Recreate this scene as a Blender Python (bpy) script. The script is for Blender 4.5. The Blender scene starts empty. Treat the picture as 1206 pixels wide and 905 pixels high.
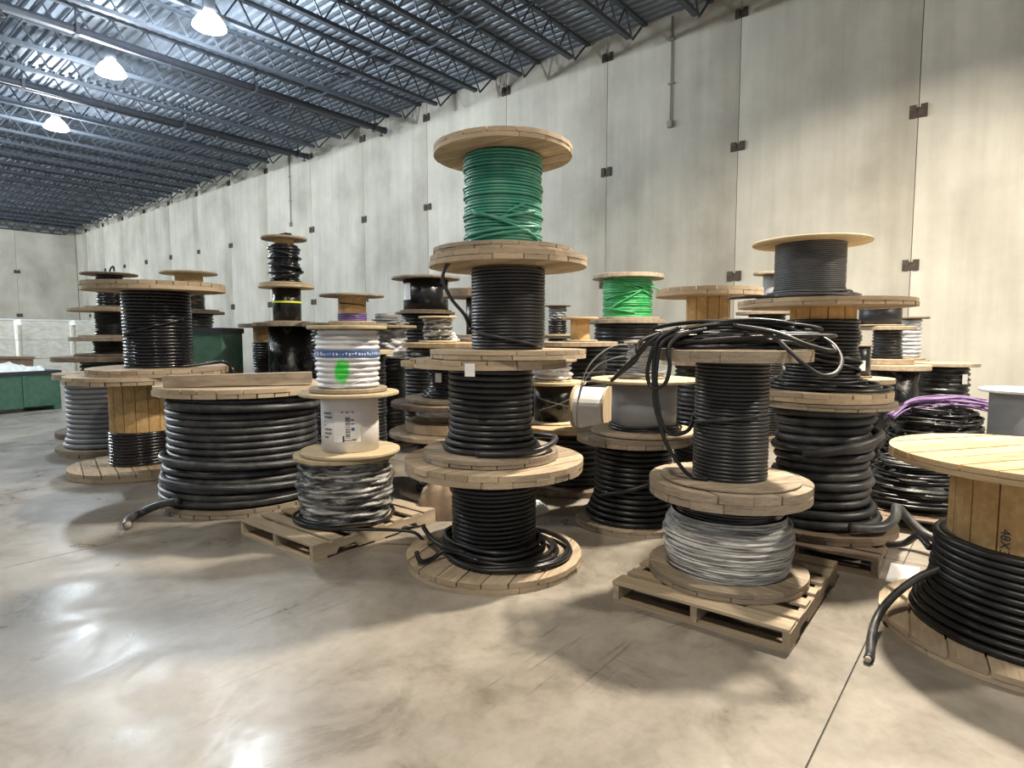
import bpy, math, random
import numpy as np
from mathutils import Vector, Matrix
random.seed(7)
PI = math.pi
scene = bpy.context.scene
COL = scene.collection

# ------------------------------------------------------------------ camera
cam_d = bpy.data.cameras.new('camera'); cam = bpy.data.objects.new('camera', cam_d); COL.objects.link(cam)
cam_d.sensor_width = 36.0; cam_d.lens = 36.0 * 715.0 / 1206.0; cam_d.clip_end = 300
HEAD = math.radians(50.6)                      # heading, measured from the long wall's direction
cam.location = (0, 0, 1.63)
cam.rotation_euler = (PI / 2 - math.atan(57 / 715), 0, -HEAD)
scene.camera = cam
# ------------------------------------------------------------------ world and exposure
W = bpy.data.worlds.new('world'); scene.world = W; W.use_nodes = True
bg = W.node_tree.nodes['Background']; bg.inputs[0].default_value = (0.86, 0.93, 1.0, 1); bg.inputs[1].default_value = 0.55
vs = scene.view_settings
vs.view_transform = 'Standard'; vs.look = 'None'; vs.gamma = 1.0; vs.use_curve_mapping = False; vs.exposure = 0.14
# ------------------------------------------------------------------ lamps (x, y, z, colour, watts)
WARM = (1.0, 0.89, 0.74); COOL = (0.86, 0.94, 1.0)
LAMPS = [
    (5.77, 12.33, 7.55, COOL, 880, True, 'cool white high bay lamp, largest and nearest of the three in view'),
    (5.30, 16.20, 7.55, COOL, 600, True, 'cool white high bay lamp, middle one of the three in view'),
    (5.60, 21.60, 7.55, COOL, 620, True, 'cool white high bay lamp, farthest and lowest of the three in view'),
    (7.0, 0.8, 7.55, WARM, 1250, False, 'warm high bay lamp above the cable reels'),
    (6.6, -6.0, 7.55, WARM, 900, False, 'added unseen warm fill lamp to the right behind the camera'),  # unseen fill lamp, added to light the fronts of the stacks
    (-1.5, 0.8, 7.55, WARM, 300, False, 'added unseen warm fill lamp above the open floor'),  # no such lamp in view, added as front fill
    (-1.0, 12.3, 7.55, COOL, 700, False, 'added unseen cool fill lamp above the open aisle'),  # unseen lamp added for fill from the open side
    (-1.0, 21.6, 7.55, COOL, 700, False, 'added unseen cool fill lamp above the far aisle'),  # added for fill farther down the aisle, out of view
    (-1.0, 31.0, 7.55, COOL, 3600, False, 'added unseen cool fill lamp above the aisle before the far wall'),  # added out of view to brighten the far wall
    (-1.0, 40.0, 7.55, COOL, 4800, False, 'added unseen cool fill lamp above the aisle at the far wall'),  # second unseen lamp added to lift the dark far wall
]

# ================================================================== helpers
def link(o, parent=None):
    COL.objects.link(o)
    if parent is not None: o.parent = parent
    return o
def mesh(name, V, Fs, smooth=False):
    m = bpy.data.meshes.new(name)
    m.from_pydata([tuple(v) for v in V], [], [tuple(f) for f in Fs]); m.update()
    if smooth: m.polygons.foreach_set('use_smooth', [True] * len(m.polygons))
    return m
def quads(name, V, Q, smooth=True):
    V = np.asarray(V, dtype=np.float32); Q = np.asarray(Q, dtype=np.int32)
    m = bpy.data.meshes.new(name)
    m.vertices.add(len(V)); m.vertices.foreach_set('co', V.ravel())
    m.loops.add(Q.size); m.loops.foreach_set('vertex_index', Q.ravel())
    m.polygons.add(len(Q)); m.polygons.foreach_set('loop_start', np.arange(len(Q), dtype=np.int32) * 4)
    m.polygons.foreach_set('loop_total', np.full(len(Q), 4, dtype=np.int32))
    m.update(calc_edges=True); m.validate()
    if smooth: m.polygons.foreach_set('use_smooth', [True] * len(m.polygons))
    return m
def obj(name, me, mat=None, parent=None, loc=(0, 0, 0), rot=(0, 0, 0), scale=(1, 1, 1)):
    o = bpy.data.objects.new(name, me); link(o, parent)
    o.location = loc; o.rotation_euler = rot; o.scale = scale
    if mat is not None and me is not None and len(me.materials) == 0: me.materials.append(mat)
    return o
def tag(o, label, cat, group=None, kind=None):
    if label: o['label'] = label
    if cat: o['category'] = cat
    if group: o['group'] = group
    if kind: o['kind'] = kind
    return o
def empty(name, loc, label, cat, group=None, rotz=0):
    o = bpy.data.objects.new(name, None); link(o); o.location = loc; o.rotation_euler = (0, 0, rotz); o.empty_display_size = .1
    return tag(o, label, cat, group)
def paint(o, mat):           # object-level material so that mesh data can be shared
    o.material_slots[0].link = 'OBJECT'; o.material_slots[0].material = mat
BOXF = [(0, 3, 2, 1), (4, 5, 6, 7), (0, 1, 5, 4), (1, 2, 6, 5), (2, 3, 7, 6), (3, 0, 4, 7)]
class MB:
    def __init__(s): s.V = []; s.F = []
    def box(s, a, b):
        n = len(s.V); (x0, y0, z0), (x1, y1, z1) = a, b
        s.V += [(x0, y0, z0), (x1, y0, z0), (x1, y1, z0), (x0, y1, z0), (x0, y0, z1), (x1, y0, z1), (x1, y1, z1), (x0, y1, z1)]
        s.F += [tuple(n + i for i in f) for f in BOXF]; return s
    def bar(s, a, b, w):
        a, b = Vector(a), Vector(b); d = (b - a).normalized()
        u = d.cross(Vector((0, 0, 1))) if abs(d.z) < .95 else d.cross(Vector((1, 0, 0)))
        u.normalize(); v = d.cross(u); n = len(s.V); h = w / 2
        for p in (a, b):
            for (i, j) in ((-1, -1), (1, -1), (1, 1), (-1, 1)): s.V.append(tuple(p + u * h * i + v * h * j))
        s.F += [tuple(n + i for i in f) for f in BOXF]; return s
    def lathe(s, prof, seg=32, cap=True):
        n = len(s.V); k = len(prof)
        for i in range(seg):
            t = 2 * PI * i / seg
            for (r, z) in prof: s.V.append((r * math.cos(t), r * math.sin(t), z))
        for i in range(seg):
            j = (i + 1) % seg
            for q in range(k - 1): s.F.append((n + i * k + q, n + j * k + q, n + j * k + q + 1, n + i * k + q + 1))
        if cap:
            s.F.append(tuple(n + i * k for i in reversed(range(seg)))); s.F.append(tuple(n + i * k + k - 1 for i in range(seg)))
        return s
    def mesh(s, name, smooth=False): return mesh(name, s.V, s.F, smooth)

def tube_arrays(P, w, sides=7, closed=False):
    P = np.asarray(P, float)
    if not closed: P = np.concatenate([P[:1], P, P[-1:]])      # closed ends
    N = len(P); wr_ = np.full(N, w)
    if not closed: wr_[0] = wr_[-1] = w * .02
    T = np.roll(P, -1, 0) - np.roll(P, 1, 0)
    if not closed: T[0] = T[1] = P[2] - P[1]; T[-1] = T[-2] = P[-2] - P[-3]
    T /= np.linalg.norm(T, axis=1)[:, None] + 1e-9
    up = np.array([0, 0, 1.]); U = np.zeros_like(P)
    u = np.cross(T[0], up);  u = u if np.linalg.norm(u) > .05 else np.cross(T[0], [1, 0, 0]); u /= np.linalg.norm(u)
    for i in range(N):
        u = u - T[i] * np.dot(u, T[i]); u /= np.linalg.norm(u) + 1e-9; U[i] = u
    Vv = np.cross(T, U); ph = np.arange(sides) * 2 * PI / sides
    V = P[:, None, :] + wr_[:, None, None] * (np.cos(ph)[None, :, None] * U[:, None, :] + np.sin(ph)[None, :, None] * Vv[:, None, :])
    i = np.arange(N if closed else N - 1)[:, None]; j = np.arange(sides)[None, :]
    i2 = (i + 1) % N; j2 = (j + 1) % sides
    Q = np.stack([i * sides + j, i2 * sides + j, i2 * sides + j2, i * sides + j2], -1).reshape(-1, 4)
    return V.reshape(-1, 3), Q
def join(parts):
    Vs, Qs, n = [], [], 0
    for V, Q in parts: Vs.append(V); Qs.append(Q + n); n += len(V)
    return np.concatenate(Vs), np.concatenate(Qs)
def spline(pts, n=10, closed=False):
    p = np.asarray(pts, float); N = len(p); out = []
    for i in range(N if closed else N - 1):
        if closed: a, b, c, d = p[i - 1], p[i], p[(i + 1) % N], p[(i + 2) % N]
        else: a, b, c, d = p[max(i - 1, 0)], p[i], p[i + 1], p[min(i + 2, N - 1)]
        for t in np.arange(n) / n:
            out.append(.5 * ((2 * b) + (c - a) * t + (2 * a - 5 * b + 4 * c - d) * t * t + (3 * b - a - 3 * c + d) * t ** 3))
    if not closed: out.append(p[-1])
    return np.array(out)

# ================================================================== materials
def newmat(name):
    m = bpy.data.materials.new(name); m.use_nodes = True
    nt = m.node_tree; b = nt.nodes['Principled BSDF']
    return m, nt, b
def node(nt, t, **kw):
    n = nt.nodes.new(t)
    for k, v in kw.items(): setattr(n, k, v)
    return n
def coords(nt, scale=(1, 1, 1), rand=0.0, kind='Object'):
    tc = node(nt, 'ShaderNodeTexCoord'); mp = node(nt, 'ShaderNodeMapping'); mp.inputs['Scale'].default_value = scale
    nt.links.new(tc.outputs[kind], mp.inputs['Vector'])
    if rand:
        oi = node(nt, 'ShaderNodeObjectInfo'); mu = node(nt, 'ShaderNodeMath', operation='MULTIPLY'); mu.inputs[1].default_value = rand
        nt.links.new(oi.outputs['Random'], mu.inputs[0]); nt.links.new(mu.outputs[0], mp.inputs['Location'])
    return mp.outputs['Vector']
def noise(nt, vec, scale, detail=4, rough=.55, dist=0.0):
    n = node(nt, 'ShaderNodeTexNoise'); n.inputs['Scale'].default_value = scale; n.inputs['Detail'].default_value = detail
    n.inputs['Roughness'].default_value = rough; n.inputs['Distortion'].default_value = dist
    if vec is not None: nt.links.new(vec, n.inputs['Vector'])
    return n.outputs['Fac']
def ramp(nt, fac, stops):
    r = node(nt, 'ShaderNodeValToRGB'); e = r.color_ramp.elements
    while len(e) < len(stops): e.new(.5)
    for i, (p, c) in enumerate(stops):
        e[i].position = p; e[i].color = (c[0], c[1], c[2], 1) if not isinstance(c, (int, float)) else (c, c, c, 1)
    nt.links.new(fac, r.inputs[0]); return r.outputs['Color']
def mixc(nt, fac, a, b, mode='MIX'):
    n = node(nt, 'ShaderNodeMix', data_type='RGBA', blend_type=mode)
    for s, v in ((n.inputs[0], fac), (n.inputs[6], a), (n.inputs[7], b)):
        if isinstance(v, (int, float)): s.default_value = v
        elif isinstance(v, tuple): s.default_value = (v[0], v[1], v[2], 1)
        else: nt.links.new(v, s)
    return n.outputs[2]
def bump(nt, b, h, strength=.2, dist=.01):
    n = node(nt, 'ShaderNodeBump'); n.inputs['Strength'].default_value = strength; n.inputs['Distance'].default_value = dist
    nt.links.new(h, n.inputs['Height']); nt.links.new(n.outputs['Normal'], b.inputs['Normal'])
def plain(name, c, rough=.5, metal=0.0, spec=.5, var=0.0):
    m, nt, b = newmat(name); b.inputs['Roughness'].default_value = rough; b.inputs['Metallic'].default_value = metal
    b.inputs['Specular IOR Level'].default_value = spec
    v = coords(nt); f = noise(nt, v, 9, 3)
    col = ramp(nt, f, [(.3, tuple(x * (1 - var) for x in c)), (.7, tuple(min(1, x * (1 + var)) for x in c))])
    nt.links.new(col, b.inputs['Base Color']); return m
def wood(name, dark, light, worn=(.23, .19, .15), wear=.35, scale=1.0, spread=.5):
    """sawn boards, grain along local x; each board has its own tone, grain offset and dirt"""
    m, nt, b = newmat(name); b.inputs['Roughness'].default_value = .8; b.inputs['Specular IOR Level'].default_value = .2
    v = coords(nt, (1.1 * scale, 11 * scale, 9 * scale), 37.0)
    g = noise(nt, v, 2.2, 6, .62, .5)
    base = ramp(nt, g, [(.3, dark), (.52, tuple((a + c) / 2 for a, c in zip(dark, light))), (.68, light)])
    v2 = coords(nt, (1.4, 2.6, 2.6), 91.0)
    d = noise(nt, v2, 2.1, 5, .6)
    dm = ramp(nt, d, [(.46, 0.0), (.7, wear)])
    c1 = mixc(nt, dm, base, worn)
    oi = node(nt, 'ShaderNodeObjectInfo')
    tone = ramp(nt, oi.outputs['Random'], [(0, 1 - spread * .55), (1, 1 + spread * .15)])
    nt.links.new(mixc(nt, 1.0, c1, tone, 'MULTIPLY'), b.inputs['Base Color'])
    bump(nt, b, g, .35, .004); return m
def cable(name, c, rough=.42, dust=(.2, .19, .18), dusty=.25, spec=.5):
    m, nt, b = newmat(name); b.inputs['Specular IOR Level'].default_value = spec
    v = coords(nt, (1, 1, 1), 13.0)
    f = noise(nt, v, 6, 5, .65); f2 = noise(nt, coords(nt, (1, 1, 5)), 3, 3)
    mk = ramp(nt, f, [(.45, 0.0), (.75, dusty)])
    col = mixc(nt, mk, mixc(nt, f2, tuple(x * .75 for x in c), tuple(x * 1.25 for x in c)), dust)
    nt.links.new(col, b.inputs['Base Color'])
    r = ramp(nt, f, [(.35, rough), (.8, min(1, rough + .3))]); nt.links.new(r, b.inputs['Roughness']); return m
def wrapfilm(name, a, bcol, rough=.25, zsc=14, lo=.4, hi=.66):
    """stretch film over cable: horizontal ridges where the film goes milky"""
    m, nt, b = newmat(name); b.inputs['Roughness'].default_value = rough
    f = noise(nt, coords(nt, (1.6, 1.6, zsc)), 2.4, 6, .7, .6)
    nt.links.new(ramp(nt, f, [(lo, a), (hi, bcol)]), b.inputs['Base Color'])
    nt.links.new(ramp(nt, f, [(.3, rough), (.8, rough + .3)]), b.inputs['Roughness'])
    bump(nt, b, f, .7, .02); return m

M = {}
M['wood'] = wood('wood_tan', (.36, .27, .175), (.58, .47, .335), wear=.45)
M['wood_grey'] = wood('wood_weathered', (.27, .215, .155), (.46, .385, .29), (.13, .105, .085), .55)
M['wood_dark'] = wood('wood_dark', (.14, .10, .07), (.27, .21, .155), (.09, .07, .055), .5)
M['wood_new'] = wood('wood_fresh', (.42, .30, .165), (.62, .48, .29), (.2, .14, .085), .6, .8)
M['wood_drum'] = wood('wood_drum', (.44, .27, .11), (.62, .42, .2), (.28, .18, .09), .25, .8, .25)
M['ply'] = wood('plywood', (.42, .33, .2), (.6, .5, .33), (.3, .23, .15), .3, .5, .2)
M['wood_pallet'] = wood('wood_pallet', (.33, .26, .175), (.56, .46, .33), (.2, .16, .12), .45)
M['black'] = cable('cable_black', (.0085, .0088, .0095), .27, (.06, .058, .056), .2)
M['gloss'] = cable('cable_gloss_black', (.007, .0075, .011), .15, (.04, .04, .045), .12, .6)
M['charcoal'] = cable('cable_charcoal', (.02, .0205, .022), .3, (.11, .107, .103), .3)
M['dusty'] = cable('cable_dusty_black', (.03, .031, .033), .36, (.19, .183, .175), .45)
M['slate'] = cable('cable_slate', (.022, .0228, .0255), .3, (.10, .098, .096), .3)
M['ash'] = cable('cable_ash_grey', (.07, .072, .078), .4, (.2, .195, .19), .4)
M['greycable'] = cable('cable_grey', (.25, .257, .27), .5, (.3, .3, .3), .3)
M['teal'] = cable('cable_teal_green', (.035, .23, .155), .38, (.35, .5, .42), .3)
M['green'] = cable('cable_bright_green', (.035, .34, .10), .3, (.35, .6, .4), .35)
M['purple'] = cable('cable_purple', (.10, .055, .22), .4, (.3, .25, .4), .3)
M['violet'] = cable('cable_violet', (.15, .085, .21), .45, (.45, .36, .52), .35)
M['whitewrap'] = cable('white_wrapped_cable', (.66, .66, .68), .4, (.5, .5, .52), .3)
M['film'] = wrapfilm('stretch_film_silver', (.06, .06, .058), (.72, .71, .68), .24, 34, .36, .58)
M['film_dark'] = wrapfilm('stretch_film_dark', (.03, .03, .029), (.60, .59, .56), .14, 9, .44, .70)
M['film_clear'] = wrapfilm('stretch_film_clear', (.30, .30, .31), (.72, .72, .74), .2, 6, .35, .62)
M['film_black'] = wrapfilm('stretch_film_black', (.008, .008, .009), (.30, .29, .28), .12, 1.2, .56, .80)
M['steel'] = plain('galvanised_steel', (.34, .37, .42), .45, .55, .5, .15)
M['deck'] = plain('deck_steel', (.20, .235, .285), .5, .35, .5, .1)
M['joist'] = plain('joist_paint', (.06, .072, .092), .6, .1, .4, .15)
M['pipe'] = plain('pipe_paint', (.045, .05, .065), .55, .1, .4, .15)
M['rust'] = plain('weld_plate_steel', (.075, .06, .048), .8, .2, .3, .3)
M['paper'] = plain('paper_white', (.80, .79, .78), .7, 0, .3, .05)
M['kraft'] = plain('kraft_paper', (.22, .16, .11), .8, 0, .3, .25)
M['conduit'] = plain('conduit_paint', (.24, .225, .19), .7)
M['print'] = plain('print_ink', (.05, .05, .06), .8)
M['blueprint'] = plain('blue_ink', (.05, .13, .36), .6)
M['yellow'] = plain('yellow_tape', (.75, .85, .05), .5)
M['greybin'] = plain('green_plastic', (.07, .17, .115), .45, 0, .5, .2)
M['card'] = plain('cardboard_brown', (.20, .14, .095), .85, 0, .2, .2)
M['bag'] = plain('white_plastic_sheet', (.75, .78, .76), .35, 0, .5, .08)
M['copper'] = plain('cable_core_end', (.36, .31, .26), .6, 0, .3, .2)
def mapr(nt, v, a, b_):
    n = node(nt, 'ShaderNodeMapRange'); n.inputs['From Min'].default_value = a; n.inputs['From Max'].default_value = b_
    nt.links.new(v, n.inputs['Value']); return n.outputs['Result']
def concrete(name, dark, light, kind):
    m, nt, b = newmat(name); b.inputs['Specular IOR Level'].default_value = .3
    if kind == 'wall':
        v = coords(nt, (1, 1, 1), 63.0)
        f = noise(nt, v, .55, 6, .6); s = noise(nt, coords(nt, (1, 3.2, .22), 29.0), 1.1, 5, .6)
        c = ramp(nt, f, [(.3, dark), (.7, light)])
        st = ramp(nt, s, [(.36, (.86, .85, .835)), (.6, (1, 1, 1))])
        c = mixc(nt, .8, c, st, 'MULTIPLY')
        tcw = node(nt, 'ShaderNodeTexCoord'); sx = node(nt, 'ShaderNodeSeparateXYZ'); nt.links.new(tcw.outputs['Object'], sx.inputs[0])
        wn = node(nt, 'ShaderNodeMath', operation='MULTIPLY_ADD'); nt.links.new(f, wn.inputs[0]); wn.inputs[1].default_value = .9; nt.links.new(sx.outputs['Y'], wn.inputs[2])
        band = ramp(nt, mapr(nt, wn.outputs[0], .45, 1.25), [(0.0, (.80, .785, .76)), (.45, (.84, .825, .80)), (1.0, (1, 1, 1))])     # damp stain along each panel joint
        c = mixc(nt, .8, c, band, 'MULTIPLY')
        oi = node(nt, 'ShaderNodeObjectInfo'); tone = ramp(nt, oi.outputs['Random'], [(0, .86), (1, 1.05)])
        c = mixc(nt, 1.0, c, tone, 'MULTIPLY')
        nt.links.new(c, b.inputs['Base Color']); b.inputs['Roughness'].default_value = .85
        bump(nt, b, noise(nt, v, 14, 5), .12, .01)
    else:
        tc = node(nt, 'ShaderNodeNewGeometry'); v = tc.outputs['Position']
        f = noise(nt, v, .75, 7, .62, .6); f2 = noise(nt, v, 3.2, 6, .65, .3); f3 = noise(nt, v, 17, 5, .7)
        c = ramp(nt, f, [(.28, dark), (.5, tuple((a + d) / 2 for a, d in zip(dark, light))), (.72, light)])
        c = mixc(nt, .8, c, ramp(nt, f2, [(.28, (.62, .60, .57)), (.5, (.88, .865, .85)), (.72, (1, 1, 1))]), 'MULTIPLY')
        c = mixc(nt, .45, c, ramp(nt, f3, [(.3, (.72, .7, .68)), (.55, (1, 1, 1))]), 'MULTIPLY')
        mv = node(nt, 'ShaderNodeMapping'); mv.inputs['Rotation'].default_value = (0, 0, .5); mv.inputs['Scale'].default_value = (.6, 15, 1); nt.links.new(v, mv.inputs['Vector'])
        sc_ = noise(nt, mv.outputs['Vector'], 2.2, 3, .5); gate = noise(nt, v, .9, 2, .5)
        scr = mixc(nt, ramp(nt, gate, [(.52, 0.0), (.62, .55)]), (1, 1, 1), ramp(nt, sc_, [(.335, (.45, .44, .42)), (.365, (1, 1, 1))]))     # fork-lift scratches
        c = mixc(nt, 1.0, c, scr, 'MULTIPLY')
        f4 = noise(nt, v, 1.7, 8, .7, .8)
        c = mixc(nt, .7, c, ramp(nt, f4, [(.36, (.66, .645, .62)), (.47, (.95, .94, .93)), (.6, (1, 1, 1))]), 'MULTIPLY')
        nt.links.new(c, b.inputs['Base Color'])
        nt.links.new(ramp(nt, f4, [(.36, .26), (.62, .46)]), b.inputs['Roughness']); b.inputs['Specular IOR Level'].default_value = .5
        bump(nt, b, f3, .06, .006)
    return m
M['wall'] = concrete('wall_concrete', (.38, .365, .315), (.56, .54, .47), 'wall')
M['floor'] = concrete('floor_concrete', (.185, .168, .142), (.375, .345, .295), 'floor')
M['gap'] = plain('joint_dark', (.10, .095, .085), .9)  # plain dark colour of the backing in floor and wall joints

# ================================================================== the building
WX, FY, HT = 12.6, 46.0, 8.45                 # long wall, far wall, deck height
XL, YB = -21.0, -14.0
fl = tag(obj('floor', MB().box((XL, YB, -.30), (WX, FY, -.012)).mesh('floor'), M['gap']), 'grey concrete warehouse floor with sawn joints', None, None, 'structure')
xs = [0.22 + 4.88 * k for k in range(-4, 3)] + [WX]; xs = [XL] + [x for x in xs if XL < x < WX] + [WX]
ys = [YB] + [0.52 + 4.88 * k for k in range(-2, 10) if YB < .52 + 4.88 * k < FY] + [FY]
for i in range(len(xs) - 1):
    for j in range(len(ys) - 1):
        g = .004
        obj('slab', MB().box((xs[i] + g, ys[j] + g, -.012), (xs[i + 1] - g, ys[j + 1] - g, 0)).mesh('slab'), M['floor'], fl)
wr = tag(obj('wall_right', MB().box((WX + .05, YB, -.3), (WX + .3, FY + .3, HT + .3)).mesh('wall_right'), M['gap']), 'long wall of tall precast concrete panels', None, None, 'structure')
PW = 3.04; joints = [1.42 + PW * k for k in range(-5, 15)]
yy = [j for j in joints if j < FY - .3]
pm = MB().box((-.1, .006, 0), (.06, PW - .006, HT)).mesh('wall_panel')
for y in yy:
    w = min(PW, FY - y)
    obj('wall_panel', pm if w == PW else MB().box((-.1, .006, 0), (.06, w - .006, HT)).mesh('wall_panel'), M['wall'], wr, (WX + .1, y, 0))
plate = MB()
plate.box((-.012, -.14, -.1), (.0, .14, -.045)).box((-.03, -.14, -.1), (0, -.035, .1)).box((-.03, .035, -.1), (0, .14, .1)).box((-.012, -.035, -.045), (0, .035, .06))
plm = plate.mesh('weld_plate')
for y in yy[1:]:
    for z in (2.85, 5.43, 8.0):
        obj('weld_plate', plm, M['rust'], wr, (WX - .001, y, z), (0, 0, 0), (1, random.uniform(.85, 1.1), random.uniform(.85, 1.1)))
wf = tag(obj('wall_back', MB().box((XL, FY + .06, -.3), (WX + .05, FY + .3, HT + .3)).mesh('wall_back'), M['gap']), 'far concrete panel wall with dark brackets', None, None, 'structure')
x = WX - .02; pf = MB().box((.006, -.06, 0), (PW - .006, .08, HT)).mesh('wall_panel')
while x - PW > XL - PW:
    x -= PW; obj('wall_panel', pf, M['wall'], wf, (x, FY + .06, 0))
    for z in (5.43, 2.85):
        obj('weld_plate', plm, M['rust'], wf, (x, FY - .002, z), (0, 0, PI / 2))
# roof deck: ribbed sheet, ribs along the long wall
V = []; prof = []; xx = XL
while xx < WX + .1:
    prof += [(xx, HT), (xx + .09, HT), (xx + .115, HT + .06), (xx + .185, HT + .06)]; xx += .21
for yv in (YB, FY + .1):
    V += [(p[0], yv, p[1]) for p in prof]
n = len(prof); Fs = [(i, i + 1, n + i + 1, n + i) for i in range(n - 1)]
ce = tag(obj('ceiling', mesh('ceiling', V, Fs), M['deck']), 'ribbed steel roof deck', None, None, 'structure')
# open web joists
JD = .56
jm = MB(); top, bot = HT - .04, HT - JD
jm.box((XL, -.05, top - .03), (WX - .02, .05, top + .03)); jm.box((XL, -.055, bot - .04), (WX - .75, .055, bot + .04))
xj = XL; k = 0
while xj < WX - 1.0:
    jm.bar((xj, 0, bot), (xj + .33, 0, top), .03); jm.bar((xj + .33, 0, top), (xj + .66, 0, bot), .03); xj += .66
jm.bar((xj, 0, bot), (WX - .1, 0, top), .035)
jmesh = jm.mesh('roof_joist')
yj = 6.55 - 1.46 * 8
while yj < FY:
    obj('roof_joist', jmesh, M['joist'], ce, (0, yj, 0)); yj += 1.46
for xb in (9.6, 3.6, -2.4, -8.4):
    b = MB()
    for zz in (top - .06, bot + .06): b.box((xb - .018, YB, zz - .018), (xb + .018, FY, zz + .018))
    obj('joist_bridging', b.mesh('joist_bridging'), M['joist'], ce)
# sprinkler mains under the joists, ending just short of the wall
PIPELAB = ['thick dark sprinkler main ending at the wall between the two nearer lamps', 'thick dark sprinkler main ending lower on the wall, beyond the middle lamp']
for q, yp in enumerate((15.1, 19.3)):
    e = empty('sprinkler_main', (12.25, yp, 7.86), PIPELAB[q], 'pipe', 'sprinkler mains under the roof')
    V_, Q_ = tube_arrays([(-33, 0, 0), (-20, 0, 0), (0, 0, 0)], .085, 12); obj('pipe', quads('pipe', V_, Q_), M['pipe'], e)
    obj('end_cap', MB().lathe([(.02, -.03), (.1, -.03), (.1, .05), (.02, .07)], 12).mesh('end_cap'), M['pipe'], e, (0, 0, 0), (0, PI / 2, 0))
    hm = MB().bar((0, 0, 0), (0, 0, .6), .03).box((-.035, -.11, -.11), (.035, .11, -.088)).box((-.035, -.11, -.11), (.035, -.09, .12)).box((-.035, .09, -.11), (.035, .11, .12)).box((-.035, -.11, .1), (.035, .11, .12)).mesh('hanger')
    for xh in (-.35, -4.1, -7.9, -11.7): obj('hanger', hm, M['pipe'], e, (xh, 0, 0))
    for xh in (-.12, -3.1, -6.1, -9.1):
        obj('sprinkler_head', MB().lathe([(.015, -.2), (.06, -.19), (.06, -.17), (.02, -.16), (.025, -.08)], 10).mesh('sprinkler_head'), M['pipe'], e, (xh, 0, 0))
# conduits on the wall
def conduit(y, z0, z1, label, mat, box=.0):
    o = empty('wall_conduit', (WX - .03, y, z0), label, 'conduit')
    V_, Q_ = tube_arrays([(0, 0, .1), (0, 0, (z1 - z0) / 2), (0, 0, z1 - z0)], .016, 8); obj('tube', quads('tube', V_, Q_), mat, o)
    obj('junction_box', MB().box((-.05, -.05, 0), (.02, .05, .14)).mesh('junction_box'), mat, o)
    for zz in (.9, 1.8): obj('strap', MB().box((-.035, -.06, 0), (.02, .06, .03)).mesh('strap'), mat, o, (0, 0, min(zz, z1 - z0 - .1)))
conduit(5.92, 6.1, 8.4, 'grey conduit dropping from the roof to a small box high on the wall', M['conduit'])
conduit(21.0, 5.7, 8.4, 'thin far conduit with box on the wall above the black spool tower', M['conduit'])
conduit(-1.0, 3.05, 8.4, 'pale conduit with a box at the right edge of the wall', M['bag'])

# ------------------------------------------------------------------ lamps
def lamp_mat(c):
    m, nt, b = newmat('lamp_glow'); b.inputs['Emission Color'].default_value = (*c, 1); b.inputs['Emission Strength'].default_value = 14; return m
glow = {WARM: lamp_mat(WARM), COOL: lamp_mat((.97, 1, .95))}
for (x, y, z, c, P, shows, label) in LAMPS:
    e = empty('high_bay_lamp', (x, y, z), label, 'lamp', 'high bay lamps')
    obj('ballast_box', MB().lathe([(.02, .3), (.1, .3), (.12, .36), (.12, .62), (.06, .66), (.02, .66)], 16).mesh('ballast_box', True), M['steel'], e)
    obj('hook', MB().bar((0, 0, .62), (0, 0, .915), .02).mesh('hook'), M['steel'], e)
    obj('refractor', MB().lathe([(.13, .3), (.2, .24), (.29, .1), (.31, .04), (.28, .02), (.1, .0), (.01, .0)], 24, False).mesh('refractor', True), glow[c], e)
    L = bpy.data.lights.new('bulb', 'POINT' if c == COOL else 'AREA')
    if c != COOL: L.shape = 'DISK'; L.size = .5; L.spread = math.radians(150)
    else: L.shadow_soft_size = .22
    L.energy = P; L.color = c
    lo = bpy.data.objects.new('bulb', L); link(lo, e); lo.location = (0, 0, -.26 if c == COOL else -.03)

# ================================================================== cable reels
_pl = {}
def plank_mesh(n, k):
    key = (n, k)
    if key not in _pl:
        a = -1 + 2 * k / n + .007; b = -1 + 2 * (k + 1) / n - .007
        y = np.linspace(a, b, 6); xr = np.sqrt(np.clip(1 - y * y, 0, 1)); ring = [(x_, y_) for x_, y_ in zip(xr, y)] + [(-x_, y_) for x_, y_ in zip(xr[::-1], y[::-1])]
        N = len(ring); V = [(p[0], p[1], 0) for p in ring] + [(p[0], p[1], 1) for p in ring]
        Fs = [tuple(range(N - 1, -1, -1)), tuple(range(N, 2 * N))] + [(i, (i + 1) % N, N + (i + 1) % N, N + i) for i in range(N)]
        m = mesh('plank', V, Fs); m.materials.append(M['wood']); _pl[key] = m
    return _pl[key]
_disc = {}
def flange(parent, r, z, t, mat, fine, rng, plies=2, name='flange'):
    """a round reel end: plies of crossing boards (each board a piece) on a thin core, or one board disc far off"""
    if not fine:
        me = MB().lathe([(.02, 0), (r - .006, 0), (r, .006), (r, t - .006), (r - .006, t), (.02, t)], 44).mesh('flange')
        o = obj(name, me, mat, parent, (0, 0, z), (0, 0, rng.uniform(0, 6)))
        return o
    core = obj(name, MB().lathe([(.03, t * .42), (r * .965, t * .42), (r * .965, t * .58), (.03, t * .58)], 40).mesh('flange'), mat, parent, (0, 0, z))
    n = max(6, int(round(2 * r / .15))); a0 = rng.uniform(0, PI)
    for q in range(plies):
        th = t / plies; a = a0 + q * (PI / 2 + rng.uniform(-.2, .2))
        for k in range(n):
            rr = r * rng.uniform(.985, 1.0); zj = rng.uniform(-.0015, .0015)
            p = obj('plank', plank_mesh(n, k), None, core, (rng.uniform(-.004, .004), 0, q * th + zj), (0, 0, a), (rr, r, th - .002))
            paint(p, mat)
    return core
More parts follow.
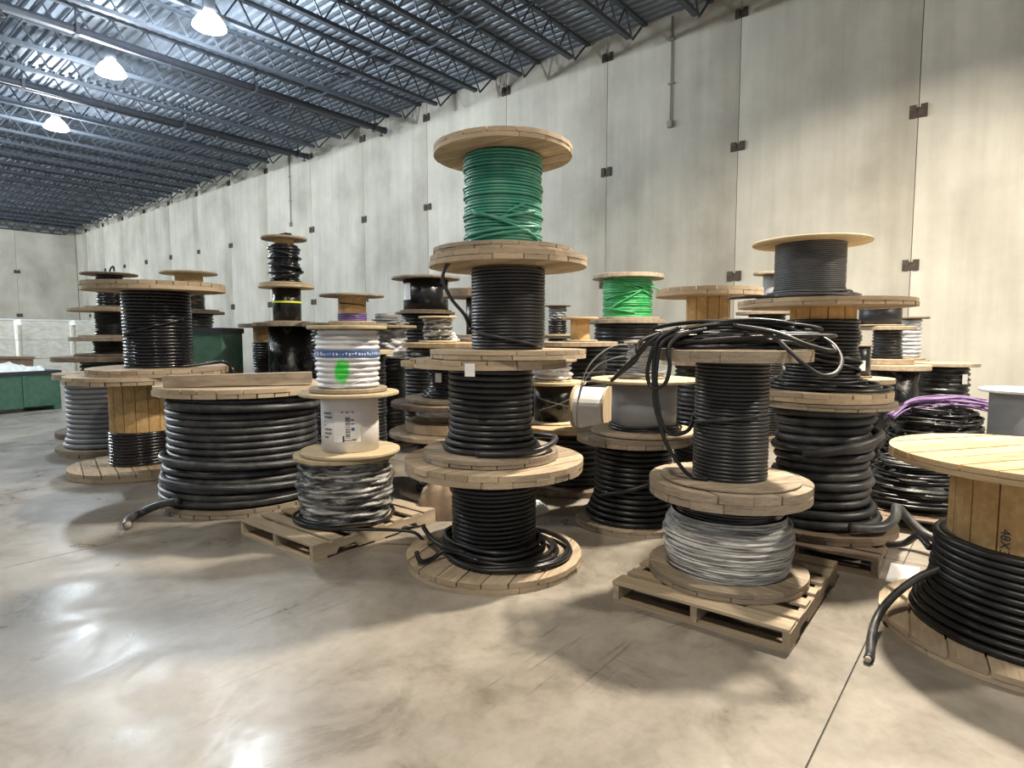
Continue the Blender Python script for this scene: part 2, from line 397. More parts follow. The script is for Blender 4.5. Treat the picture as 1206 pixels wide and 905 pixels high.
def wound(R, z0, z1, w, seed, seg=56, sides=7, wob=.12, prof=None, hand=1):
    """cable wound turn beside turn; prof(u) swells the radius, u from bottom to top"""
    rs = np.random.RandomState(seed); turns = max(2, int(round((z1 - z0) / (2 * w * .985))))
    N = turns * seg; th = np.arange(N + 1) * 2 * PI / seg; u = th / th[-1]
    tt = th / (2 * PI)
    jit = np.interp(tt, np.arange(turns + 2), rs.uniform(-1, 1, turns + 2)) * .5
    wv = sum(np.sin(th * f + rs.uniform(0, 6)) * a for f, a in ((.37, .3), (.81, .3), (1.73, .25), (2.31, .15)))
    r = R - w + w * wob * (jit + wv)
    if prof is not None: r = r + prof(u)
    z = z0 + w + (z1 - z0 - 2 * w) * np.clip((tt - .5) / (turns - 1), 0, 1) + w * wob * .8 * wv
    ph = np.arange(sides) * 2 * PI / sides; c, s = np.cos(th * hand), np.sin(th * hand)
    rad = r[:, None] + w * np.cos(ph)[None, :]
    V = np.stack([rad * c[:, None], rad * s[:, None], z[:, None] + w * np.sin(ph)[None, :]], -1).reshape(-1, 3)
    i = np.arange(N)[:, None]; j = np.arange(sides)[None, :]; j2 = (j + 1) % sides
    Q = np.stack([i * sides + j, (i + 1) * sides + j, (i + 1) * sides + j2, i * sides + j2], -1).reshape(-1, 4)
    if hand < 0: Q = Q[:, ::-1]
    return V, Q
def sleeve(prof, seg=48, bumps=0.0, seed=0):
    rs = np.random.RandomState(seed); k = len(prof); th = np.arange(seg) * 2 * PI / seg
    R = np.array([p[0] for p in prof])[None, :] * np.ones((seg, 1)); Z = np.array([p[1] for p in prof])[None, :] * np.ones((seg, 1))
    if bumps:
        for _ in range(5):
            R = R + bumps * np.sin(th[:, None] * rs.randint(1, 9) + rs.uniform(0, 6) + np.arange(k)[None, :] * rs.uniform(-.9, .9))
    V = np.stack([R * np.cos(th)[:, None], R * np.sin(th)[:, None], Z], -1).reshape(-1, 3)
    i = np.arange(seg)[:, None]; j = np.arange(k - 1)[None, :]; i2 = (i + 1) % seg
    Q = np.stack([i * k + j, i2 * k + j, i2 * k + j + 1, i * k + j + 1], -1).reshape(-1, 4)
    return V, Q
def ribs(R, z0, z1, w, bumps, seed, seg=48, prof=None):
    n = max(2, int(round((z1 - z0) / (2 * w)))); rs = np.random.RandomState(seed); p = [(R - 2.2 * w, z0)]
    for i in range(n):
        a = z0 + (z1 - z0) * i / n; h = (z1 - z0) / n; e = rs.uniform(-.25, .25) * w
        e += prof((i + .5) / n) if prof else 0
        for s_, f in ((.06, -.85), (.25, -.2), (.5, 0), (.75, -.2), (.94, -.85)): p.append((R + e + f * w, a + h * s_))
    p.append((R - 2.2 * w, z1)); return sleeve(p, seg, bumps, seed)

class Reel: pass
_seed = [100]
def reel(label, X, Y, z, h, r0, r1, rd, t=(.05, .05), wood_=('wood', 'wood'), fine=False, drum='wood_drum', staves=0, coils=(), plies=2, tilt=(0, 0), group=None, name='cable_reel'):
    """coils: (outer radius, cable radius, zlo, zhi, material, style[, swell]) with heights above the lower flange's top"""
    _seed[0] += 1; rng = random.Random(_seed[0])
    R = Reel(); e = empty(name, (X, Y, z), label, 'cable reel', group); e.rotation_euler = (tilt[0], tilt[1], 0)
    R.e, R.X, R.Y, R.z, R.h, R.t = e, X, Y, z, h, t; R.face = math.atan2(-Y, -X); R.top = z + h
    g = .002
    if t[0]: R.f0 = flange(e, r0, g, t[0] - g, M[wood_[0]], fine, rng, plies)
    if t[1]: R.f1 = flange(e, r1, h - t[1], t[1] - g, M[wood_[1]], fine, rng, plies)
    z0, z1 = t[0], h - t[1]; R.z0, R.z1 = z0, z1
    if rd:
        dm = obj('drum', MB().lathe([(rd * .6, z0), (rd - (.018 if staves else 0), z0), (rd - (.018 if staves else 0), z1), (rd * .6, z1)], 40).mesh('drum', False), M[drum], e)
        if staves:
            a = 2 * PI / staves; g_ = .004 / rd; V = []
            for zz in (z0 + .001, z1 - .001):
                for rr_, m_ in ((rd - .022, 1), (rd, 1)):
                    ang = np.linspace(-a / 2 + g_, a / 2 - g_, 4); ang = ang if rr_ < rd else ang[::-1]
                    V += [(rr_ * math.cos(q), rr_ * math.sin(q), zz) for q in ang]
            Fs = [tuple(range(7, -1, -1)), tuple(range(8, 16))] + [(i, (i + 1) % 8, 8 + (i + 1) % 8, 8 + i) for i in range(8)]
            sm = mesh('stave', V, Fs); sm.materials.append(M[drum])
            for k in range(staves): obj('stave', sm, None, dm, (0, 0, 0), (0, 0, k * a + .1))
    R.coils = []
    for ci, C in enumerate(coils):
        rc, w, lo, hi, mat, style = C[:6]; sw = C[6] if len(C) > 6 else None
        a, b = z0 + lo, (z1 - hi)
        sd = _seed[0] * 7 + ci
        if style == 'wound':
            inner = sleeve([(max(rd * .9, rc - 3.5 * w), a + .002), (rc - 1.5 * w, a + .002), (rc - 1.5 * w, b - .002), (max(rd * .9, rc - 3.5 * w), b - .002)], 40)
            V, Q = join([wound(rc, a, b, w, sd, prof=sw, hand=1 if sd % 2 else -1), inner])
        elif style == 'ribs': V, Q = ribs(rc, a, b, w, w * .1, sd, prof=sw)
        elif style == 'wrap': V, Q = ribs(rc, a, b, w, w * .32, sd, 56, prof=sw)
        else: V, Q = sleeve([(rc - .03, a), (rc, a + .004), (rc, (a + b) / 2), (rc, b - .004), (rc - .03, b)], 48, 0, sd)
        R.coils.append(obj('coil', quads('coil', V, Q), M[mat], e))
    return R
def arc(R, r, p0, p1, za, zb, n=14, dr=0):
    """points round a reel; angle 0 faces the camera, positive to its right"""
    t = np.linspace(0, 1, n); a = R.face + p0 + (p1 - p0) * t
    rr = r + dr * t - .05 * np.clip((np.abs(t - .5) - .4) / .1, 0, 1)
    return np.stack([rr * np.cos(a), rr * np.sin(a), za + (zb - za) * t], -1)
def strand(R, pts, w, mat, name='loose_strand', sides=8, smooth=4, closed=False, parent=None):
    P = spline(pts, smooth, closed) if smooth else np.asarray(pts)
    V, Q = tube_arrays(P, w, sides, closed)
    return obj(name, quads(name, V, Q), M[mat], parent or R.e)
def uvz(R, pts):
    """(right, towards camera, height) -> reel coordinates"""
    c, s = math.cos(R.face), math.sin(R.face)
    return [(u * -s * 1 + v * c, u * c + v * s, z) for (u, v, z) in pts]
def rings(R, zlist, mat, w, rng, name='loose_loop', wob=.03):
    for (r, z, du, dv) in zlist:
        a = np.linspace(0, 2 * PI, 16, endpoint=False); ph = rng.uniform(0, 6)
        rr = r + wob * np.sin(a * 2 + ph) + wob * .5 * np.sin(a * 3 + ph * 2)
        P = np.stack([rr * np.cos(a) + du, rr * np.sin(a) + dv, z + np.abs(.012 * np.sin(a * 2 + ph))], -1)
        strand(R, P, w, mat, name, closed=True)
def patch(R, rad, p0, p1, za, zb, mat, name, n=8, parent=None):
    V = []; 
    for rr in (rad, rad + .003):
        for zz in (za, zb):
            for a in np.linspace(p0, p1, n): V.append((rr * math.cos(R.face + a), rr * math.sin(R.face + a), zz))
    Fs = []
    for i in range(n - 1):
        Fs += [(2 * n + i, 2 * n + i + 1, 3 * n + i + 1, 3 * n + i), (i + 1, i, n + i, n + i + 1), (i, i + 1, 2 * n + i + 1, 2 * n + i), (n + i + 1, n + i, 3 * n + i, 3 * n + i + 1)]
    Fs += [(0, 2 * n, 3 * n, n), (n - 1, 2 * n - 1, 4 * n - 1, 3 * n - 1)]
    return obj(name, mesh(name, V, Fs), M[mat], parent or R.e)
rg = random.Random(5)

# ---- front centre tower
c1 = reel('bottom reel of the tall centre tower, black cable spilling onto its lower flange', 3.261, 2.846, 0, .766, .634, .641, .24, (.075, .085), ('wood', 'wood'), True,
          coils=[(.307, .0165, 0, 0, 'black', 'wound', lambda u: .03 * np.sin(u * 9) * (u > .75))])
rings(c1, [(.345, .095, 0, 0), (.385, .10, .02, -.02), (.35, .128, 0, .0), (.42, .095, .02, -.03), (.335, .16, 0, .01), (.47, .095, .05, -.06)], 'black', .0165, rg)
strand(c1, uvz(c1, [(.1, .47, .095), (.4, .33, .1), (.54, .02, .1), (.44, -.25, .11), (.2, -.36, .13)]), .0165, 'black', 'cable_tail')
strand(c1, uvz(c1, [(-.1, .36, .12), (-.33, .2, .14), (-.42, .24, .1), (-.48, .3, .1), (-.51, .31, .12), (-.53, .29, .17)]), .0165, 'black', 'cable_tail')
strand(c1, uvz(c1, [(-.2, .27, .15), (-.33, .2, .16), (-.42, .1, .17), (-.48, .02, .2), (-.52, -.03, .24)]), .0165, 'black', 'cable_tail')
c2 = reel('second reel up in the tall centre tower, thick dusty black cable', 3.245, 2.865, .766, .708, .485, .540, .22, (.06, .065), ('wood_grey', 'wood'), True,
          coils=[(.303, .0205, 0, 0, 'charcoal', 'wound', lambda u: .055 * np.clip((.16 - u) / .16, 0, 1) ** .6)])
strand(c2, uvz(c2, [(-.1, .37, .085), (.12, .385, .085), (.3, .33, .095), (.42, .2, .12), (.46, .06, .14), (.38, -.1, .13), (.25, -.2, .12)]), .0205, 'charcoal', 'cable_tail')
patch(c2, .541, -.30, -.18, .708 - .10, .708 - .018, 'paper', 'paper_tag')
c3 = reel('third reel up in the tall centre tower, neat fine black cable with one slack loop', 3.327, 2.768, 1.474, .698, .552, .553, .22, (.062, .07), ('wood', 'wood'), True,
          coils=[(.262, .0115, 0, .012, 'slate', 'wound')])
strand(c3, list(arc(c3, .272, -1.25, 1.1, .20, .075, 16)) , .0125, 'slate', 'slack_strand')
strand(c3, list(uvz(c3, [(-.36, .3, .655), (-.41, .3, .60), (-.43, .28, .52), (-.38, .22, .40), (-.30, .14, .30), (-.27, .08, .22), (-.258, .086, .20)])), .0125, 'slate', 'slack_strand')
c4 = reel('topmost reel of the tall centre tower, teal green cable', 3.305, 2.795, 2.172, .751, .489, .481, .2, (.055, .062), ('wood_grey', 'wood'), True,
          coils=[(.272, .0105, 0, .005, 'teal', 'wound', lambda u: .006 * np.sin(u * 60) + .006 * np.sin(u * 23))])
for (p0, za, p1, zb) in ((-1.0, .31, 1.2, .09), (-.9, .28, .5, .19), (-1.2, .08, .9, .17), (.05, .26, .6, .34), (-.2, .22, 1.0, .30), (-1.3, .12, 1.3, .2)):
    strand(c4, arc(c4, .281, p0, p1, za, zb), .0105, 'teal')

# ---- left towers
a1 = reel('wide reel with a bare wooden drum and black cable only at its foot, far left', 2.809, 8.164, 0, 1.166, .774, .764, .33, (.09, .09), ('wood', 'wood'), True, 'wood_drum', 16,
          coils=[(.35, .018, 0, .585, 'gloss', 'wound')])
a2 = reel('wide reel of glossy black cable standing on the bare drum reel', 3.020, 8.088, 1.166, 1.096, .766, .773, .3, (.085, .10), ('wood', 'wood'), True,
          coils=[(.376, .0205, 0, 0, 'gloss', 'wound')], tilt=(.012, -.012))
strand(a2, arc(a2, .386, -1.3, .9, .47, .68), .02, 'gloss')
strand(a2, uvz(a2, [(.2, .37, .10), (.42, .3, .115), (.60, .25, .13), (.70, .27, .13), (.77, .33, .07), (.79, .35, .0)]), .02, 'gloss', 'cable_tail')
g1 = reel('reel of thick grey cable on the floor behind the bare drum reel', 3.039, 9.926, 0, 1.114, .681, .670, .4, (.09, .08), ('wood_grey', 'wood'), True,
          coils=[(.536, .034, 0, 0, 'greycable', 'wound', lambda u: .06 * np.clip((.2 - u) / .2, 0, 1))])
b1 = reel('huge low reel of very thick dusty black cable left of the white spools', 2.968, 5.909, 0, 1.160, .789, .795, .5, (.075, .085), ('wood_grey', 'wood'), True,
          coils=[(.70, .033, .02, 0, 'dusty', 'wound', lambda u: .085 * np.clip((.42 - u) / .3, 0, 1) ** .7)])
strand(b1, arc(b1, .79, -1.3, 1.3, .33, .22), .034, 'dusty'); strand(b1, arc(b1, .77, -1.4, 1.2, .52, .42), .034, 'dusty')
strand(b1, arc(b1, .735, -1.2, 1.5, 1.02, .94), .034, 'dusty')
tb = tag(obj('timber', MB().box((0, -.07, 0), (1.27, .07, .105)).mesh('timber'), M['wood_grey'], None, (2.25, 5.93, 1.161), (0, -.012, -.61)), 'weathered square timber lying across the top of the huge thick cable reel', 'timber')
tb2 = tag(obj('timber', MB().box((0, -.05, 0), (.62, .05, .075)).mesh('timber'), M['wood'], None, (2.62, 5.92, 1.161), (0, 0, -.5)), 'shorter timber behind the square timber on the huge thick cable reel', 'timber')
strand(b1, uvz(b1, [(-.55, .62, .18), (-.72, .5, .13), (-.86, .42, .06), (-.95, .55, .036), (-.93, .72, .036)]), .035, 'dusty', 'cable_tail')
strand(b1, uvz(b1, [(-.93, .715, .036), (-.927, .745, .036)]), .028, 'copper', 'cable_end', smooth=0)

# ---- white spools on the left pallet
def pallet(label, X, Y, rz=0.0, wood_='wood_pallet', z=0.0, lx=1.22, ly=1.02, nb=7):
    """corner at X,Y; boards along y, stringers along x"""
    e = empty('pallet', (X, Y, z), label, 'pallet', 'wooden pallets', rz); rng = random.Random(int(X * 1000))
    sm = None
    ys_ = (0, ly / 2 - .019, ly - .038)
    prof = [(0, .018), (.2, .018), (.225, .055), (.38, .055), (.405, .018), (lx - .405, .018), (lx - .38, .055), (lx - .225, .055), (lx - .2, .018), (lx, .018), (lx, .108), (0, .108)]
    V = [(p[0], y, p[1]) for y in (0, .038) for p in prof]; N = len(prof)
    Fs = [tuple(range(N)), tuple(range(2 * N - 1, N - 1, -1))] + [(i, N + i, N + (i + 1) % N, (i + 1) % N) for i in range(N)]
    sm = mesh('stringer', V, Fs); sm.materials.append(M['wood'])
    for y in ys_: paint(obj('stringer', sm, None, e, (0, y, 0)), M[wood_])
    bw = .135; bm = MB().box((0, 0, 0), (1, 1, 1)).mesh('deck_board'); bm.materials.append(M['wood'])
    def board(x, w, zz, nm):       # grain along the board: mesh x along world y
        b = obj(nm, bm, None, e, (x + w, rng.uniform(-.006, .006), zz), (0, 0, PI / 2 + rng.uniform(-.006, .006)), (ly, w, .017)); paint(b, M[wood_])
    for k in range(nb):
        w = bw if k in (0, nb - 1) else .1
        x = 0 if k == 0 else (lx - bw if k == nb - 1 else bw + (lx - 2 * bw) * (k) / (nb - 1) - w / 2 - .0 + (0 if k != 1 else 0))
        if 0 < k < nb - 1: x = bw + .035 + (k - 1) * ((lx - 2 * bw - .035 - .1 - .035) / (nb - 3))
        board(x, w, .1085 + .0005, 'deck_board')
    for x, w in ((0, .12), (lx / 2 - .05, .1), (lx - .12, .12)): board(x, w, .0, 'bottom_board')
    return e
pallet('wooden pallet under the white spool tower', 2.373, 3.80, .015)
PZ = .128
w1 = reel('film-wrapped reel of dark cable on the pallet below the white spools', 2.967, 4.230, PZ, .542, .37, .410, .2, (.03, .035), ('ply', 'ply'), False,
          coils=[(.353, .02, 0, .0, 'film_dark', 'wrap', lambda u: .03 * math.sin(u * PI))])
rings(w1, [(.37, .03, 0, 0), (.385, .025, -.02, -.01)], 'black', .014, rg, 'loose_loop', .015)
w2 = reel('white paper-wrapped spool with printed label, middle of the white tower', 2.995, 4.190, .670, .507, .402, .400, .15, (.03, .03), ('ply', 'ply'), False, coils=[(.230, .02, 0, 0, 'paper', 'smooth')])
lab = patch(w2, .2315, -.55, .35, .12, .36, 'paper', 'label_sheet')
def print_rows(R, rad, items, mat='print', parent=None):
    V, Fs = [], []
    for (p0, p1, za, zb) in items:
        n = len(V)
        for zz in (za, zb):
            for a in (p0, (p0 + p1) / 2, p1): V.append((rad * math.cos(R.face + a), rad * math.sin(R.face + a), zz))
        Fs += [(n, n + 1, n + 4, n + 3), (n + 1, n + 2, n + 5, n + 4)]
    o = obj('label_print', mesh('label_print', V, Fs), M[mat], parent or R.e); o['kind'] = 'stuff'; return o
it = []
for k in range(7): 
    zz = .34 - k * .032; x0 = -.98
    while x0 < -.66 and rg.random() < .95:
        d = rg.uniform(.03, .08); it.append((x0, min(x0 + d, -.64), zz, zz + .013)); x0 += d + .02
for k in range(16): it.append((-.16, .0, .15 + k * .011, .15 + k * .011 + rg.uniform(.003, .008)))
it += [(-.3, .12, .353, .362), (.02, .13, .29, .3), (.02, .13, .26, .268), (-.2, .16, .13, .136), (-.26, -.2, .12, .17), (.05, .2, .135, .142)]
print_rows(w2, .2352, it); print_rows(w2, .2354, [(.03, .14, .21, .235)], 'blueprint')
w3 = reel('white cable spool with green paint mark and blue tape, top of the white tower', 2.989, 4.194, 1.177, .534, .311, .317, .15, (.035, .03), ('wood_grey', 'ply'), False,
          coils=[(.254, .0205, .0, .0, 'whitewrap', 'ribs', lambda u: -.012 * (u > .9))])
m, nt, b = newmat('white_cable_with_green_spray')
f = noise(nt, coords(nt), 22, 5, .7)
gm = node(nt, 'ShaderNodeNewGeometry'); tcg = node(nt, 'ShaderNodeTexCoord')
sub = node(nt, 'ShaderNodeVectorMath', operation='SUBTRACT'); nt.links.new(tcg.outputs['Object'], sub.inputs[0])
sub.inputs[1].default_value = (.254 * math.cos(w3.face - .2), .254 * math.sin(w3.face - .2), .175)
ml = node(nt, 'ShaderNodeVectorMath', operation='MULTIPLY'); ml.inputs[1].default_value = (1.25, 1.25, .78); nt.links.new(sub.outputs[0], ml.inputs[0])
ln = node(nt, 'ShaderNodeVectorMath', operation='LENGTH'); nt.links.new(ml.outputs[0], ln.inputs[0])
ad = node(nt, 'ShaderNodeMath', operation='MULTIPLY_ADD'); nt.links.new(f, ad.inputs[0]); ad.inputs[1].default_value = .12; nt.links.new(ln.outputs['Value'], ad.inputs[2])
mk = ramp(nt, ad.outputs[0], [(.115, 1.0), (.15, 0.0)])
nt.links.new(mixc(nt, mk, mixc(nt, f, (.58, .58, .6), (.76, .76, .77)), (.05, .72, .07)), b.inputs['Base Color']); b.inputs['Roughness'].default_value = .4
w3.coils[0].data.materials.clear(); w3.coils[0].data.materials.append(m)
tp = patch(w3, .257, -PI, PI, .285, .335, 'blueprint', 'blue_tape', 40)
print_rows(w3, .2612, [(a, a + rg.uniform(.02, .06), .295 + rg.uniform(0, .01), .32 + rg.uniform(-.01, .008)) for a in np.arange(-1.3, 1.3, .095)], 'paper')
strand(w3, uvz(w3, [(-.2, .2, .06), (-.05, .29, .05), (.1, .27, .10), (.18, .2, .07)]), .004, 'whitewrap', 'tie_wire', 6)
strand(w1, uvz(w1, [(-.37, .05, .03), (-.33, .25, .02), (-.1, .41, .02), (.2, .5, .02), (.36, .56, .02), (.5, .6, .0), (.6, .62, -.09), (.72, .6, -.112)]), .013, 'black', 'cable_tail')

# ---- middle right: grey reel on black reel
e1 = reel('black cable reel on the floor under the smooth grey reel, right of the centre tower', 4.743, 2.519, 0, .793, .499, .496, .22, (.05, .075), ('wood_grey', 'wood_grey'), True,
          coils=[(.336, .022, 0, 0, 'black', 'wound', lambda u: .10 * np.clip((.35 - u) / .35, 0, 1) ** 1.3)])
strand(e1, arc(e1, .36, -1.0, .8, .25, .46), .022, 'black')
e2 = reel('smooth light grey reel with thin black strands at its foot', 4.781, 2.445, .793, .471, .451, .459, .15, (.03, .028), ('wood', 'ply'), False, coils=[(.277, .02, 0, 0, 'greycable', 'smooth')])
rings(e2, [(.29, .045, 0, 0), (.295, .066, 0, 0), (.3, .045, .01, -.01)], 'black', .009, rg, 'loose_loop', .006)
s13 = reel('small grey spool with torn white top on the smooth grey reel', 4.80, 2.47, 1.266, .315, .206, .165, .08, (.012, .02), ('ply', 'wood_grey'), False, coils=[(.15, .012, 0, .01, 'greycable', 'wrap', lambda u: -.03 * u)])
rings(s13, [(.19, .03, 0, 0), (.175, .05, .01, 0), (.2, .02, -.01, .01)], 'greycable', .008, rg)
# ---- front right pallet with film-wrapped reel and black reel
pallet('wooden pallet in front under the silver film-wrapped reel', 3.215, .80, .02)
f1 = reel('silver film-wrapped reel on the front pallet, bottom of its stack', 3.776, 1.336, PZ, .614, .482, .486, .25, (.055, .105), ('wood_grey', 'wood_grey'), True,
          coils=[(.362, .008, 0, .10, 'film', 'wrap', lambda u: .03 * math.sin(u * PI) - .02 * (u > .85)), (.335, .02, .34, 0, 'gloss', 'ribs')])
f2 = reel('tall black cable reel carrying the heaped hank, on the silver wrapped reel', 3.777, 1.333, .742, .807, .42, .455, .17, (.012, .07), ('wood_grey', 'wood_grey'), True,
          coils=[(.221, .0118, 0, 0, 'slate', 'wound', lambda u: .004 * (u < .55))], plies=1)
strand(f2, list(arc(f2, .236, -1.35, 1.0, .35, .43, 14)), .0118, 'slate')
# ---- right tower
pallet('dark pallet under the thick cable reel of the right tower', 4.62, .62, .03, 'wood_dark')
h1 = reel('bottom reel of the right tower, very thick sagging black cable', 5.231, 1.121, PZ, 1.010, .545, .500, .26, (.06, .05), ('wood_dark', 'wood_grey'), True,
          coils=[(.355, .034, 0, 0, 'dusty', 'wound', lambda u: .075 * np.clip((.3 - u) / .3, 0, 1) + .02 * np.sin(u * 22))])
strand(h1, uvz(h1, [(.2, .43, .12), (.4, .33, .12), (.5, .15, .16), (.52, .0, .2), (.58, -.1, .13), (.7, -.05, .02), (.86, .08, -.02), (.98, .2, -.1), (1.02, .3, -.09)]), .036, 'dusty', 'cable_tail')
strand(h1, arc(h1, .405, -.3, 1.5, .62, .78), .034, 'dusty')
h2 = reel('middle reel of the right tower, glossy black cable below a strip of bare drum', 5.225, 1.151, 1.138, .768, .503, .628, .235, (.075, .06), ('wood', 'wood'), True, 'wood_drum', 12,
          coils=[(.268, .014, 0, .09, 'black', 'wound', lambda u: .012 * np.sin(u * 19) + .02 * (u < .25))])
rings(h2, [(.31, .09, 0, 0), (.345, .09, 0, 0), (.38, .088, .03, -.02), (.325, .115, 0, 0), (.36, .113, .02, -.02), (.42, .088, .04, -.05), (.31, .14, 0, 0)], 'black', .013, rg, wob=.02)
strand(h2, arc(h2, .30, -1.3, 1.4, .42, .28), .014, 'black'); strand(h2, arc(h2, .30, -1.0, 1.3, .38, .22), .014, 'black')
h3 = reel('topmost reel of the right tower, dark grey fine cable under a thin pale disc', 5.201, 1.253, 1.906, .456, .30, .428, .15, (.018, .022), ('wood_grey', 'ply'), False, coils=[(.257, .0075, 0, 0, 'ash', 'wound', lambda u: .02 * np.clip((.2 - u) / .2, 0, 1))])
rings(h3, [(.30, .03, 0, 0), (.33, .026, .01, 0), (.29, .05, 0, 0), (.36, .02, 0, .01)], 'ash', .009, rg, wob=.012)
strand(h3, uvz(h3, [(-.2, .28, .02), (-.4, .38, .02), (-.52, .4, .012), (-.56, .36, .01), (-.48, .36, .012), (-.3, .3, .02)]), .01, 'slate', 'cable_tail')
# ---- right foreground reel
j1 = reel('large bare-topped wooden reel at the right edge with black cable at its foot', 4.215, -.15, 0, 1.01, .70, .685, .385, (.065, .062), ('wood', 'wood_new'), True, 'wood_drum', 18,
          coils=[(.45, .0205, 0, .40, 'black', 'wound', lambda u: .09 * np.clip((.45 - u) / .45, 0, 1) + .03 * np.clip((.9 - u), 0, 1))])
strand(j1, uvz(j1, [(-.36, .2, .36), (-.47, .24, .29), (-.56, .32, .2), (-.615, .42, .12), (-.63, .52, .07), (-.62, .66, .045), (-.60, .78, .024), (-.594, .86, .022)]), .022, 'dusty', 'cable_tail')
strand(j1, uvz(j1, [(-.594, .855, .022), (-.5935, .88, .022)]), .016, 'copper', 'cable_end', smooth=0)
strand(j1, uvz(j1, [(-.45, .1, .42), (-.52, .0, .45), (-.6, -.1, .36), (-.7, -.2, .3)]), .02, 'dusty', 'cable_tail')
tx = bpy.data.curves.new('stencil', 'FONT'); tx.body = '48X3'; tx.size = .06; tx.align_x = 'CENTER'; tx.align_y = 'CENTER'; tx.extrude = .0004
to = bpy.data.objects.new('stencil_tmp', tx); COL.objects.link(to)
bpy.context.view_layer.update(); dg = bpy.context.evaluated_depsgraph_get(); tm = bpy.data.meshes.new_from_object(to.evaluated_get(dg)); bpy.data.objects.remove(to)
st = obj('stencil_mark', tm, M['print'], j1.e)
a_ = j1.face - .30; nrm = Vector((math.cos(a_), math.sin(a_), 0)); upv = Vector((0, 0, 1)); rt = upv.cross(nrm)
# text runs downwards: its x axis points down, its y axis to the right of the drum
st.matrix_local = Matrix.Translation(nrm * .3875 + Vector((0, 0, .60))) @ Matrix((( -upv.x, rt.x, nrm.x, 0), (-upv.y, rt.y, nrm.y, 0), (-upv.z, rt.z, nrm.z, 0), (0, 0, 0, 1)))

# ================================================================== hank of cable on the black reel, front right
hk = empty('cable_hank', (f2.X, f2.Y, f2.top), 'heaped hank of black cable lying on the front right stack with loops hanging over', 'cable'); f2.e2 = hk
class HK: pass
H = HK(); H.e = hk; H.face = f2.face
rr = random.Random(11)
for i in range(20):
    lv = i / 19; a = np.linspace(0, 2 * PI, 14, endpoint=False)
    U = rr.uniform(.36, .52) - .06 * lv; Vv = rr.uniform(.10, .24) * (1.05 - .55 * lv); du = rr.uniform(-.06, .05); dv = rr.uniform(-.04, .06); sk = rr.uniform(-.35, .35); p = rr.uniform(0, 6)
    zc = .02 + .125 * lv
    pts = [(U * math.cos(t) + du + .03 * math.sin(2 * t + p), Vv * math.sin(t) + dv + sk * .25 * math.cos(t), max(.014, zc + .035 * math.sin(t + p) - .05 * lv * abs(math.cos(t)) ** 2)) for t in a]
    strand(H, uvz(H, pts), .0125, 'black', 'cable_turn', closed=True, smooth=5)
for pts in ([(.05, .2, .13), (.2, .3, .08), (.29, .37, .0), (.37, .41, -.08), (.45, .41, -.13), (.525, .36, -.115), (.56, .26, -.04), (.51, .14, .05), (.36, .02, .11), (.2, 0, .13)],
            [(.0, .24, .14), (.22, .3, .10), (.38, .34, .03), (.5, .3, .0), (.53, .2, .01), (.46, .08, .08), (.3, .05, .13), (.1, .05, .14)],
            [(-.3, .22, .13), (-.42, .28, .06), (-.475, .3, -.1), (-.47, .3, -.2), (-.43, .32, -.235), (-.37, .33, -.2), (-.345, .34, -.1), (-.36, .33, .0), (-.3, .28, .08), (-.15, .2, .12)],
            [(-.2, .1, .12), (-.4, .25, .08), (-.44, .3, -.05), (-.435, .3, -.3), (-.40, .29, -.45), (-.36, .26, -.58), (-.29, .22, -.7), (-.22, .2, -.775), (-.12, .22, -.78)],
            [(-.15, .08, .13), (-.38, .27, .06), (-.425, .3, -.1), (-.42, .3, -.3), (-.385, .29, -.45), (-.33, .26, -.515), (-.25, .2, -.5), (-.225, .1, -.46), (-.225, .04, -.43)],
            [(-.1, .0, .14), (-.4, .1, .10), (-.52, .15, .02), (-.58, .12, -.08), (-.68, .05, -.16), (-.76, -.05, -.22)],
            [(-.1, .1, .15), (-.42, .2, .08), (-.54, .22, -.03), (-.64, .15, -.12), (-.72, .1, -.2)],
            [(-.42, .1, .1), (-.53, .2, .05), (-.55, .25, -.02), (-.5, .28, .02), (-.4, .26, .1)]):
    strand(H, uvz(H, pts), .0125, 'black', 'hanging_loop', smooth=7)
# thin grey wire arching down from the small grey spool
ww = empty('bare_wire', (4.80, 2.47, 1.45), 'thin grey wire arching from the small grey spool down past the white spool', 'wire')
K = HK(); K.e = ww; K.face = s13.face
strand(K, uvz(K, [(-.1, .1, .1), (-.22, .15, .1), (-.35, .2, .03), (-.46, .25, -.1), (-.52, .28, -.3), (-.54, .3, -.5), (-.53, .3, -.62)]), .006, 'greycable', 'wire', 6)
strand(K, uvz(K, [(-.08, .1, .02), (-.2, .15, .0), (-.36, .2, -.06), (-.48, .22, -.2), (-.53, .25, -.36)]), .006, 'greycable', 'wire', 6)

# ================================================================== background reels
def bk(label, X, Y, z, h, r0, r1, rd, coils, t=(.045, .045), wd=('wood', 'wood'), drum='wood_drum', **k):
    return reel(label, X, Y, z, h, r0, r1, rd, t, wd, False, drum, coils=coils, **k)
